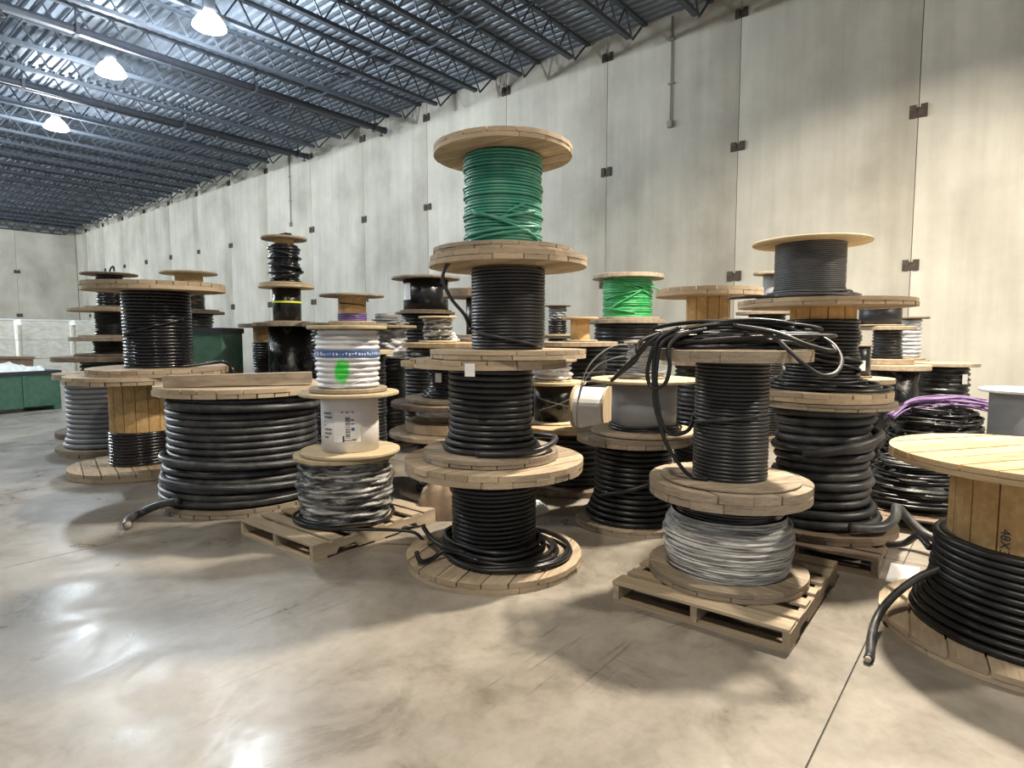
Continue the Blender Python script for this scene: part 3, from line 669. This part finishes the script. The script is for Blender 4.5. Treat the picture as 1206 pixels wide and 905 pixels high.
# left, behind the bare drum reel
bk('dark reel with wide weathered ends at the foot of the far left tower', 3.583, 11.662, 0, 1.294, .80, .80, .3, [(.416, .03, 0, 0, 'black', 'ribs')], (.08, .08), ('wood_dark', 'wood_dark'))
bk('short black reel, second in the far left tower', 3.591, 11.659, 1.294, .316, .5, .563, .12, [(.237, .02, 0, 0, 'black', 'ribs')], (.04, .07), ('wood_dark', 'wood_grey'))
bk('black reel with pale wide top, third in the far left tower', 3.612, 11.653, 1.610, .471, .45, .581, .12, [(.225, .02, 0, 0, 'black', 'ribs')], (.03, .06))
n4 = bk('black reel on top of the far left tower', 3.636, 11.646, 2.081, .576, .40, .413, .12, [(.201, .022, 0, 0, 'gloss', 'ribs')], (.03, .03), ('wood_grey', 'wood_dark'))
strand(n4, uvz(n4, [(.0, 0, .58), (.02, 0, .66), (.06, 0, .70), (.07, 0, .62)]), .014, 'black', 'cable_tail')
bk('tall dark reel behind the green bin carrying the pale topped reel', 5.016, 11.993, 0, 2.081, .545, .62, .2, [(.42, .03, 0, 0, 'black', 'ribs')], (.06, .05), ('wood_dark', 'wood_dark'))
bk('reel with pale disc top and bare drum behind the glossy black reel', 5.042, 11.982, 2.081, .731, .50, .492, .24, [(.26, .02, 0, .36, 'black', 'ribs')], (.03, .04), ('wood_dark', 'ply'))
q1 = bk('black film-wrapped reel at the foot of the thin black tower', 4.703, 7.907, 0, 1.815, .577, .52, .2, [(.318, .02, 0, 0, 'film_black', 'smooth')], (.06, .06), ('wood_dark', 'wood_grey'))
q2 = bk('black wrapped spool with a yellow tape band in the thin black tower', 4.655, 7.935, 1.815, .517, .30, .375, .1, [(.191, .02, 0, 0, 'film_black', 'smooth')], (.02, .04), ('wood_grey', 'ply'))
patch(q2, .193, -PI, PI, .27, .295, 'yellow', 'tape_band', 40)
q3 = bk('loosely wound black spool on top of the thin black tower', 4.643, 7.943, 2.333, .665, .34, .306, .13, [(.205, .02, 0, .07, 'gloss', 'ribs', lambda u: .02 * math.sin(u * 31))], (.03, .035), ('ply', 'wood'), 'wood_drum')
strand(q3, arc(q3, .24, -1.3, 1.3, .30, .22), .02, 'gloss'); strand(q3, arc(q3, .225, -1.5, 1.2, .52, .36), .02, 'gloss'); strand(q3, arc(q3, .25, -.8, 1.5, .08, .2), .02, 'gloss')
strand(q3, uvz(q3, [(-.1, 0, .68), (.0, .1, .7), (.1, .12, .69)]), .02, 'black', 'cable_tail')
bk('reel with a strip of bare drum above black cable, left of the thin black tower', 5.033, 9.101, 0, 1.816, .464, .463, .25, [(.27, .02, 0, .22, 'black', 'ribs')], (.06, .06), ('wood_dark', 'wood_grey'))
bk('shiny black cable reel behind the white spool tower', 4.743, 6.689, 0, 1.790, .535, .533, .25, [(.436, .02, 0, 0, 'gloss', 'ribs')], (.06, .05), ('wood_dark', 'wood_grey'))
b4 = bk('small reel with bare drum and purple cable at its foot', 4.814, 6.638, 1.790, .366, .30, .409, .175, [(.185, .012, 0, .21, 'purple', 'ribs')], (.025, .028), ('wood', 'wood_grey'))
strand(b4, arc(b4, .185, -1.4, 1.4, .26, .22), .007, 'black'); strand(b4, arc(b4, .182, .4, .7, .3, .34, 6), .008, 'whitewrap')
bk('black reel peeping out right of the green marked white spool', 4.332, 5.751, 0, 1.467, .324, .323, .15, [(.238, .02, 0, 0, 'black', 'ribs')], (.05, .05), ('wood_dark', 'ply'))
b5 = bk('clear film-wrapped pale reel right behind the white tower', 5.809, 7.134, 0, 1.779, .413, .412, .15, [(.26, .03, 1.25, 0, 'film_clear', 'wrap'), (.25, .03, 0, .45, 'black', 'ribs')], (.05, .04), ('wood_dark', 'wood_new'))
b6a = bk('black reel below the labelled black reel at the wall, left of the centre tower', 7.299, 7.960, 0, 2.04, .663, .52, .2, [(.428, .03, 0, 0, 'black', 'ribs')], (.06, .04), ('wood_dark', 'wood_dark'))
b6 = bk('black reel with white label below its grey disc, left of the centre tower', 7.309, 7.951, 2.04, .60, .45, .592, .2, [(.389, .012, 0, 0, 'film_black', 'smooth')], (.03, .04), ('wood_dark', 'wood_grey'))
patch(b6, .392, -1.28, -.72, .2, .48, 'paper', 'paper_label')
bk('slim black reel under the thick grey disc, just left of the centre tower', 6.125, 5.601, 0, 1.603, .497, .495, .1, [(.197, .02, 0, 0, 'black', 'ribs')], (.06, .05), ('wood_dark', 'wood_grey'))
bk('slim black reel with a thick weathered disc, half hidden behind the centre tower', 6.127, 5.599, 1.603, .646, .40, .492, .1, [(.184, .02, 0, 0, 'black', 'smooth')], (.04, .11), ('wood_grey', 'wood_grey'))
# between white tower and centre tower
bk('wood reel end showing low between the white tower and the centre tower', 4.393, 4.375, 0, .678, .56, .656, .3, [(.391, .03, 0, 0, 'black', 'ribs')], (.06, .05), ('wood_grey', 'wood'))
bk('reel with thick pale foot and dark wide top between the two towers', 4.395, 4.374, .678, .296, .50, .636, .25, [(.39, .02, .05, 0, 'film_clear', 'wrap')], (.10, .05), ('wood', 'wood_dark'))
b8c = bk('glossy black reel midway between the two towers', 4.411, 4.357, .974, .409, .52, .557, .2, [(.29, .016, 0, 0, 'gloss', 'ribs', lambda u: .08 * max(0, (.3 - u) / .3))], (.04, .06), ('wood_grey', 'wood_new'))
patch(b8c, .30, -.75, -.5, .2, .29, 'bag', 'film_scrap')
bk('shallow black reel under the small clear wrapped spool', 4.395, 4.373, 1.383, .180, .45, .522, .2, [(.433, .02, 0, 0, 'black', 'ribs')], (.03, .05), ('wood', 'wood_new'))
b8e = bk('small clear film-wrapped dark spool left of the centre tower', 4.282, 4.484, 1.563, .261, .196, .195, .08, [(.145, .02, 0, 0, 'film_dark', 'wrap')], (.018, .018), ('ply', 'ply'))
# right of the centre tower
bk('low wide reel carrying the white spool, right of the centre tower', 5.497, 3.66, 0, .688, .60, .60, .3, [(.416, .03, 0, 0, 'black', 'ribs')], (.06, .05), ('wood_dark', 'wood_new'))
b9 = bk('dark glossy film-wrapped reel just right of the centre tower', 5.418, 3.85, .688, .449, .34, .345, .12, [(.221, .02, 0, 0, 'film_black', 'smooth')], (.02, .035), ('ply', 'ply'))
strand(b9, arc(b9, .226, -1.2, 1.2, .30, .16), .006, 'greycable'); strand(b9, arc(b9, .226, -1.0, 1.2, .12, .30), .006, 'greycable')
bk('clear film-wrapped silver spool just right of the centre tower', 5.383, 3.86, 1.137, .243, .22, .27, .1, [(.216, .028, 0, 0, 'film_clear', 'wrap')], (.015, .03), ('ply', 'wood_grey'))
bk('black reel under the bright green reel', 8.588, 4.720, 0, 1.874, .614, .612, .25, [(.495, .03, 0, 0, 'charcoal', 'ribs')], (.06, .06), ('wood_dark', 'wood_grey'))
b10 = bk('bright green cable reel against the wall, right of the centre tower', 8.596, 4.705, 1.874, .701, .50, .555, .2, [(.387, .014, 0, 0, 'green', 'ribs', lambda u: .01 * math.sin(u * 40))], (.04, .065), ('wood_grey', 'wood_grey'))
for (p0, za, p1, zb) in ((-1.2, .3, 1.2, .5), (-.9, .12, .8, .5), (-.2, .55, 1.3, .34), (-1.3, .2, .4, .1), (-.6, .6, 1.2, .44)): strand(b10, arc(b10, .398, p0, p1, za, zb), .013, 'green')
strand(b10, uvz(b10, [(.3, .28, .52), (.42, .3, .47), (.56, .35, .42)]), .013, 'green', 'cable_tail')
bk('wide black reel carrying the small empty wooden spool', 6.612, 4.504, 0, 1.554, .66, .66, .25, [(.527, .03, 0, 0, 'black', 'ribs')], (.06, .06), ('wood_dark', 'wood'))
bk('small empty wooden spool between the centre tower and the green reel', 6.707, 4.361, 1.554, .316, .235, .241, .125, [], (.02, .03), ('wood_grey', 'wood_new'), 'wood_drum')
bk('dark narrow reel under the small grey spool at the wall', 8.179, 5.753, 0, 1.623, .257, .222, .1, [(.16, .02, 0, 0, 'black', 'ribs')], (.05, .04), ('wood_dark', 'wood_grey'))
b11 = bk('small grey wrapped spool at the wall right of the centre tower', 8.178, 5.756, 1.623, .50, .256, .221, .1, [(.15, .02, 0, .22, 'black', 'ribs'), (.14, .02, .24, 0, 'greycable', 'wrap')], (.03, .02), ('ply', 'wood_dark'))
bk('weathered low reel behind the hank, under the bare drum reel', 6.517, 2.556, 0, 1.385, .509, .507, .25, [(.36, .025, 0, 0, 'black', 'ribs')], (.06, .07), ('wood_dark', 'wood_grey'))
reel('empty reel with bare wooden drum behind the heaped hank', 6.507, 2.579, 1.385, .749, .50, .561, .229, (.05, .085), ('wood_grey', 'wood'), True, 'wood_drum', 12)
bk('dark reel behind the right tower at the wall', 10.054, 3.027, 0, 2.008, .465, .464, .2, [(.28, .02, 0, 0, 'black', 'ribs')], (.06, .05), ('wood_dark', 'wood_grey'))
bk('small pale spool left of the topmost grey reel of the right tower', 10.069, 2.977, 2.008, .616, .272, .271, .1, [(.124, .02, 0, 0, 'greycable', 'smooth')], (.03, .04), ('wood', 'wood'))
# far right
u1 = bk('ridged black reel at the far right below the wall', 9.976, .694, 0, 1.273, .331, .40, .15, [(.30, .034, 0, 0, 'black', 'ribs')], (.05, .05), ('wood_dark', 'wood_grey'))
patch(u1, .303, .75, 1.05, 1.0, 1.13, 'paper', 'paper_label')
bk('smooth black reel beside the ridged one at the far right', 9.04, 1.13, 0, 1.268, .38, .39, .15, [(.27, .02, 0, 0, 'film_black', 'smooth')], (.05, .07), ('wood_dark', 'wood'))
bk('ridged dark grey reel right of the right tower', 9.02, 1.227, 1.268, .481, .30, .31, .1, [(.17, .02, 0, 0, 'charcoal', 'ribs')], (.07, .05), ('wood', 'wood'))
bk('smooth black short reel right of the right tower, under its wide wooden disc', 9.005, 1.317, 1.749, .285, .28, .30, .1, [(.24, .02, 0, 0, 'slate', 'smooth')], (.02, .03), ('wood_grey', 'wood_grey'))
bk('narrow reel under the white spool near the wall, far right', 11.137, 1.188, 0, 1.266, .241, .241, .1, [(.181, .02, 0, 0, 'black', 'ribs')], (.05, .05), ('wood_dark', 'wood'))
bk('white and grey spool near the wall, far right', 11.134, 1.210, 1.266, .65, .21, .24, .06, [(.15, .03, 0, 0, 'film_clear', 'ribs')], (.03, .03), ('ply', 'wood_dark'))
sp = bk('small black spool with white label beside the right tower', 7.62, 1.30, 1.17, .36, .14, .14, .05, [(.115, .015, 0, 0, 'black', 'smooth')], (.02, .02), ('wood_dark', 'wood_dark'))
patch(sp, .117, .1, .6, .08, .19, 'paper', 'paper_label')
bk('pale topped reel under the small labelled black spool', 7.62, 1.30, 0, 1.17, .36, .36, .15, [(.22, .02, 0, 0, 'black', 'ribs')], (.05, .06), ('wood_dark', 'wood'))
bk('grey drum-like reel with a white round top at the right edge', 6.999, -.118, 0, 1.162, .30, .335, .15, [(.255, .02, 0, 0, 'greycable', 'smooth')], (.04, .03), ('wood_dark', 'bag'))

# white spool lying on its side
ws = empty('cable_spool', (5.12, 3.17, .692), 'white paper-wrapped spool lying on its side beside the smooth grey reel', 'cable reel')
ax = math.atan2(-.773, .635) - .45
def lying(name, prof, mat): return obj(name, MB().lathe(prof, 36).mesh(name, False), M[mat], ws, (0, 0, .225), (0, PI / 2, ax))
lying('paper_wrap', [(.02, -.15), (.20, -.15), (.205, -.14), (.205, .14), (.20, .15), (.02, .15)], 'paper')
lying('flange', [(.02, .15), (.222, .15), (.222, .172), (.02, .172)], 'ply'); lying('flange', [(.02, -.172), (.222, -.172), (.222, -.15), (.02, -.15)], 'ply')

# ================================================================== heaps of loose cable
def heap(name, label, X, Y, z, rx, ry, h, n, w, mat, seed, part='cable_turn', rz=0, e=None, zoff=0, flat=.75):
    e = e or empty(name, (X, Y, z), label, 'cable heap', None, rz); r = random.Random(seed); c = HK(); c.e = e; c.face = 0
    for i in range(n):
        lv = i / max(1, n - 1); s = math.sqrt(max(.06, 1 - lv * flat)); a = np.linspace(0, 2 * PI, 12, endpoint=False); p = r.uniform(0, 6); q = r.uniform(.65, 1.0)
        P = [(rx * s * q * math.cos(t) + rx * .12 * math.sin(2 * t + p) + r.uniform(-.03, .03), ry * s * r.uniform(.82, 1) * math.sin(t) + ry * .1 * math.cos(3 * t + p),
              zoff + w + h * lv * .9 + .05 * h * (1 + math.sin(t + p))) for t in a]
        strand(c, P, w, mat, part, 6, 5, True)
    return e
pallet('dark pallet under the black cable heap behind the large front reel', 5.88, .2, .05, 'wood_dark')
hp = heap('cable_heap', 'low heap of loose black cable coils between the right tower and the large front reel', 6.47, .62, PZ, .48, .46, .40, 46, .013, 'black', 4)
obj('heap_core', quads('heap_core', *sleeve([(.40, 0), (.42, .1), (.38, .22), (.26, .33), (.02, .36)], 24, .006, 3)), M['black'], hp)
hp2 = heap('cable_heap', 'tall heap of black cable topped by a violet bundle at the right', 8.18, .60, 0, .56, .56, .86, 60, .014, 'black', 9, flat=.6)
obj('heap_core', quads('heap_core', *sleeve([(.47, 0), (.47, .3), (.42, .55), (.33, .75), (.02, .8)], 24, .01, 5)), M['black'], hp2)
c = HK(); c.e = hp2; c.face = math.atan2(-.6, -8.18); r_ = random.Random(21)
for i in range(40):
    z_ = .86 + r_.uniform(0, .10); v0 = r_.uniform(-.2, .35); k = r_.uniform(-.1, .1)
    strand(c, uvz(c, [(-.42 + r_.uniform(-.06, .06), v0 + .1, .72 + .03 * r_.random()), (-.25, v0 + k * .5, z_ - .05), (0, v0 + k, z_), (.22, v0 - k, z_ + .02), (.45 + r_.uniform(-.08, .05), v0 + k, z_ - .02)]), .0085, 'violet', 'violet_strand', 6, 5)
wl = heap('wire_coil', 'loose grey wire coil lying behind the white spool tower', 6.02, 7.34, 1.80, .30, .26, .16, 14, .011, 'greycable', 31)
wl.location = (5.81, 7.13, 1.781)
rp = heap('rope_coil', 'white rope coil in front of the labelled black reel', 6.75, 7.3, 1.80, .16, .14, .1, 8, .012, 'whitewrap', 33); rp.location = (4.60, 4.62, 1.565); rp.scale = (.55, .55, .9)

# crumpled kraft paper under the centre stacks
def lumps(name, label, cat, X, Y, z, rx, ry, h, mat, seed, nx=26, ny=18, rz=0.0):
    r = np.random.RandomState(seed); V = []; 
    K_ = [(r.uniform(-4, 4), r.uniform(-4, 4), r.uniform(0, 6), r.uniform(.3, 1)) for _ in range(9)]
    def hh(u, v):
        s = sum(a * abs(math.sin(kx * u * 2.6 + ky * v * 2.6 + p)) for kx, ky, p, a in K_) / 6
        return h * max(0, (1 - u * u)) ** .4 * max(0, (1 - v * v)) ** .4 * (.45 + .7 * s)
    for s in (1, 0):
        for i in range(nx):
            for j in range(ny):
                u = -1 + 2 * i / (nx - 1); v = -1 + 2 * j / (ny - 1); V.append((rx * u, ry * v, hh(u, v) * s + .002))
    N = nx * ny; Q = []
    for i in range(nx - 1):
        for j in range(ny - 1):
            a = i * ny + j; Q.append((a, a + ny, a + ny + 1, a + 1)); Q.append((N + a, N + a + 1, N + a + ny + 1, N + a + ny))
    o = obj(name, quads(name, V, Q, False), M[mat], None, (X, Y, z), (0, 0, rz)); return tag(o, label, cat)
lumps('kraft_paper', 'crumpled brown kraft paper on the floor between the pallet and the centre tower', 'paper', 3.84, 3.86, 0.0, .31, .19, .46, 'kraft', 2, rz=-.85)
lumps('plastic_sheet', 'crumpled pale plastic scrap on the floor behind the centre tower', 'plastic', 4.35, 3.35, 0.0, .14, .12, .14, 'bag', 8)
fp = tag(obj('plastic_scrap', MB().box((0, 0, 0), (.40, .17, .004)).mesh('plastic_scrap'), M['paper'], None, (4.62, .40, 0), (0, 0, .05)), 'flat pale sheet lying on the floor right of the right tower', 'paper')

# ================================================================== far left: bins, wrapped pallets
def bin_(label, X, Y, rz, lx, ly, h, mat, z=0):
    e = empty('storage_bin', (X, Y, z), label, 'bin', None, rz); t = .04
    obj('body', MB().box((0, 0, .1), (lx, t, h)).box((0, ly - t, .1), (lx, ly, h)).box((0, t, .1), (t, ly - t, h)).box((lx - t, t, .1), (lx, ly - t, h)).box((t, t, .1), (lx - t, ly - t, .14)).mesh('body'), M[mat], e)
    obj('rim', MB().box((-.03, -.03, h - .06), (lx + .03, 0, h + .01)).box((-.03, ly, h - .06), (lx + .03, ly + .03, h + .01)).box((-.03, 0, h - .06), (0, ly, h + .01)).box((lx, 0, h - .06), (lx + .03, ly, h + .01)).mesh('rim'), M['pipe'], e)
    for k in range(3): obj('runner', MB().box((0, 0, 0), (.14, ly, .1)).mesh('runner'), M[mat], e, (k * (lx - .14) / 2, 0, 0))
    for k in range(1, 4): obj('rib', MB().box((0, -.025, 0), (.07, 0, h - .2)).mesh('rib'), M[mat], e, (k * lx / 4 - .035, 0, .12))
    return e
bin_('long low green bin at the left edge full of white sheet and cardboard', 1.35, 15.75, .22, 2.75, 1.3, .86, 'greybin')
lumps('plastic_sheet', 'white plastic sheeting heaped in the green bin at the left edge', 'plastic', 3.1, 16.85, .5, .95, .5, .62, 'bag', 12, rz=.22)
bx = tag(obj('cardboard_box', MB().box((0, 0, 0), (1.15, .7, .55)).box((-.02, -.02, .5), (1.17, .02, .56)).box((-.25, -.0, .53), (0, .7, .545)).mesh('cardboard_box'), M['card'], None, (2.55, 16.55, .66), (0, .05, .25)), 'brown cardboard carton in the green bin at the left edge', 'box')
crate = empty('storage_bin', (3.75, 8.98, .9), 'green bin with the shade on its lower part coloured brown, between the glossy reel and thin black tower', 'bin', None, -.88)
obj('body', MB().box((-.42, -.33, .28), (.42, .33, .86)).mesh('body'), M['greybin'], crate); obj('rim', MB().box((-.44, -.35, .80), (.44, .35, .88)).mesh('rim'), M['pipe'], crate)
obj('shade_panel', MB().box((-.42, -.33, 0), (.42, .33, .28)).mesh('shade_panel'), M['card'], crate)  # brown colour stands in for shadow on the lower part of the bin
crate.location = (4.01, 9.12, .86)
cb = empty('shade_crate', (4.01, 9.12, 0), 'brown crate shape added for the shaded lower part of the green bin behind the huge reel', 'crate', None, -.88)  # added below the bin, continues the brown that stands in for shadow
for k in range(4):
    obj('slat', MB().box((-.42, -.33, .03 + k * .2), (.42, .33, .21 + k * .2)).mesh('slat'), M['wood_dark'], cb)
obj('base', MB().box((-.4, -.31, 0), (.4, .31, .84)).mesh('base'), M['wood_dark'], cb)
# wrapped pallet loads along the far end
WL = ['leftmost', 'second', 'third', 'fourth', 'rightmost']
M['loadfilm'] = wrapfilm('load_film', (.58, .55, .46), (.80, .79, .72), .3, 3, .35, .65)
for k in range(5):
    X = 1.2 + k * 1.75; Y = 26.5 + k * .5
    e = empty('wrapped_load', (X, Y, 0), '%s of the film-wrapped pale pallet loads far behind the green bin' % WL[k], 'pallet load', 'film-wrapped pallet loads')
    obj('pallet_base', MB().box((-.7, -.6, 0), (.7, .6, .13)).mesh('pallet_base'), M['wood'], e)
    for q in range(3):
        hq = .68; s = random.uniform(-.02, .02)
        obj('carton_layer', MB().box((-.72 + s, -.6, .13 + q * hq), (.72 + s, .6, .13 + (q + 1) * hq - .015)).mesh('carton_layer'), M['loadfilm'], e)
    obj('top_sheet', MB().box((-.74, -.62, .13 + 3 * .68 - .01), (.74, .62, .13 + 3 * .68 + .05)).mesh('top_sheet'), M['bag'], e)
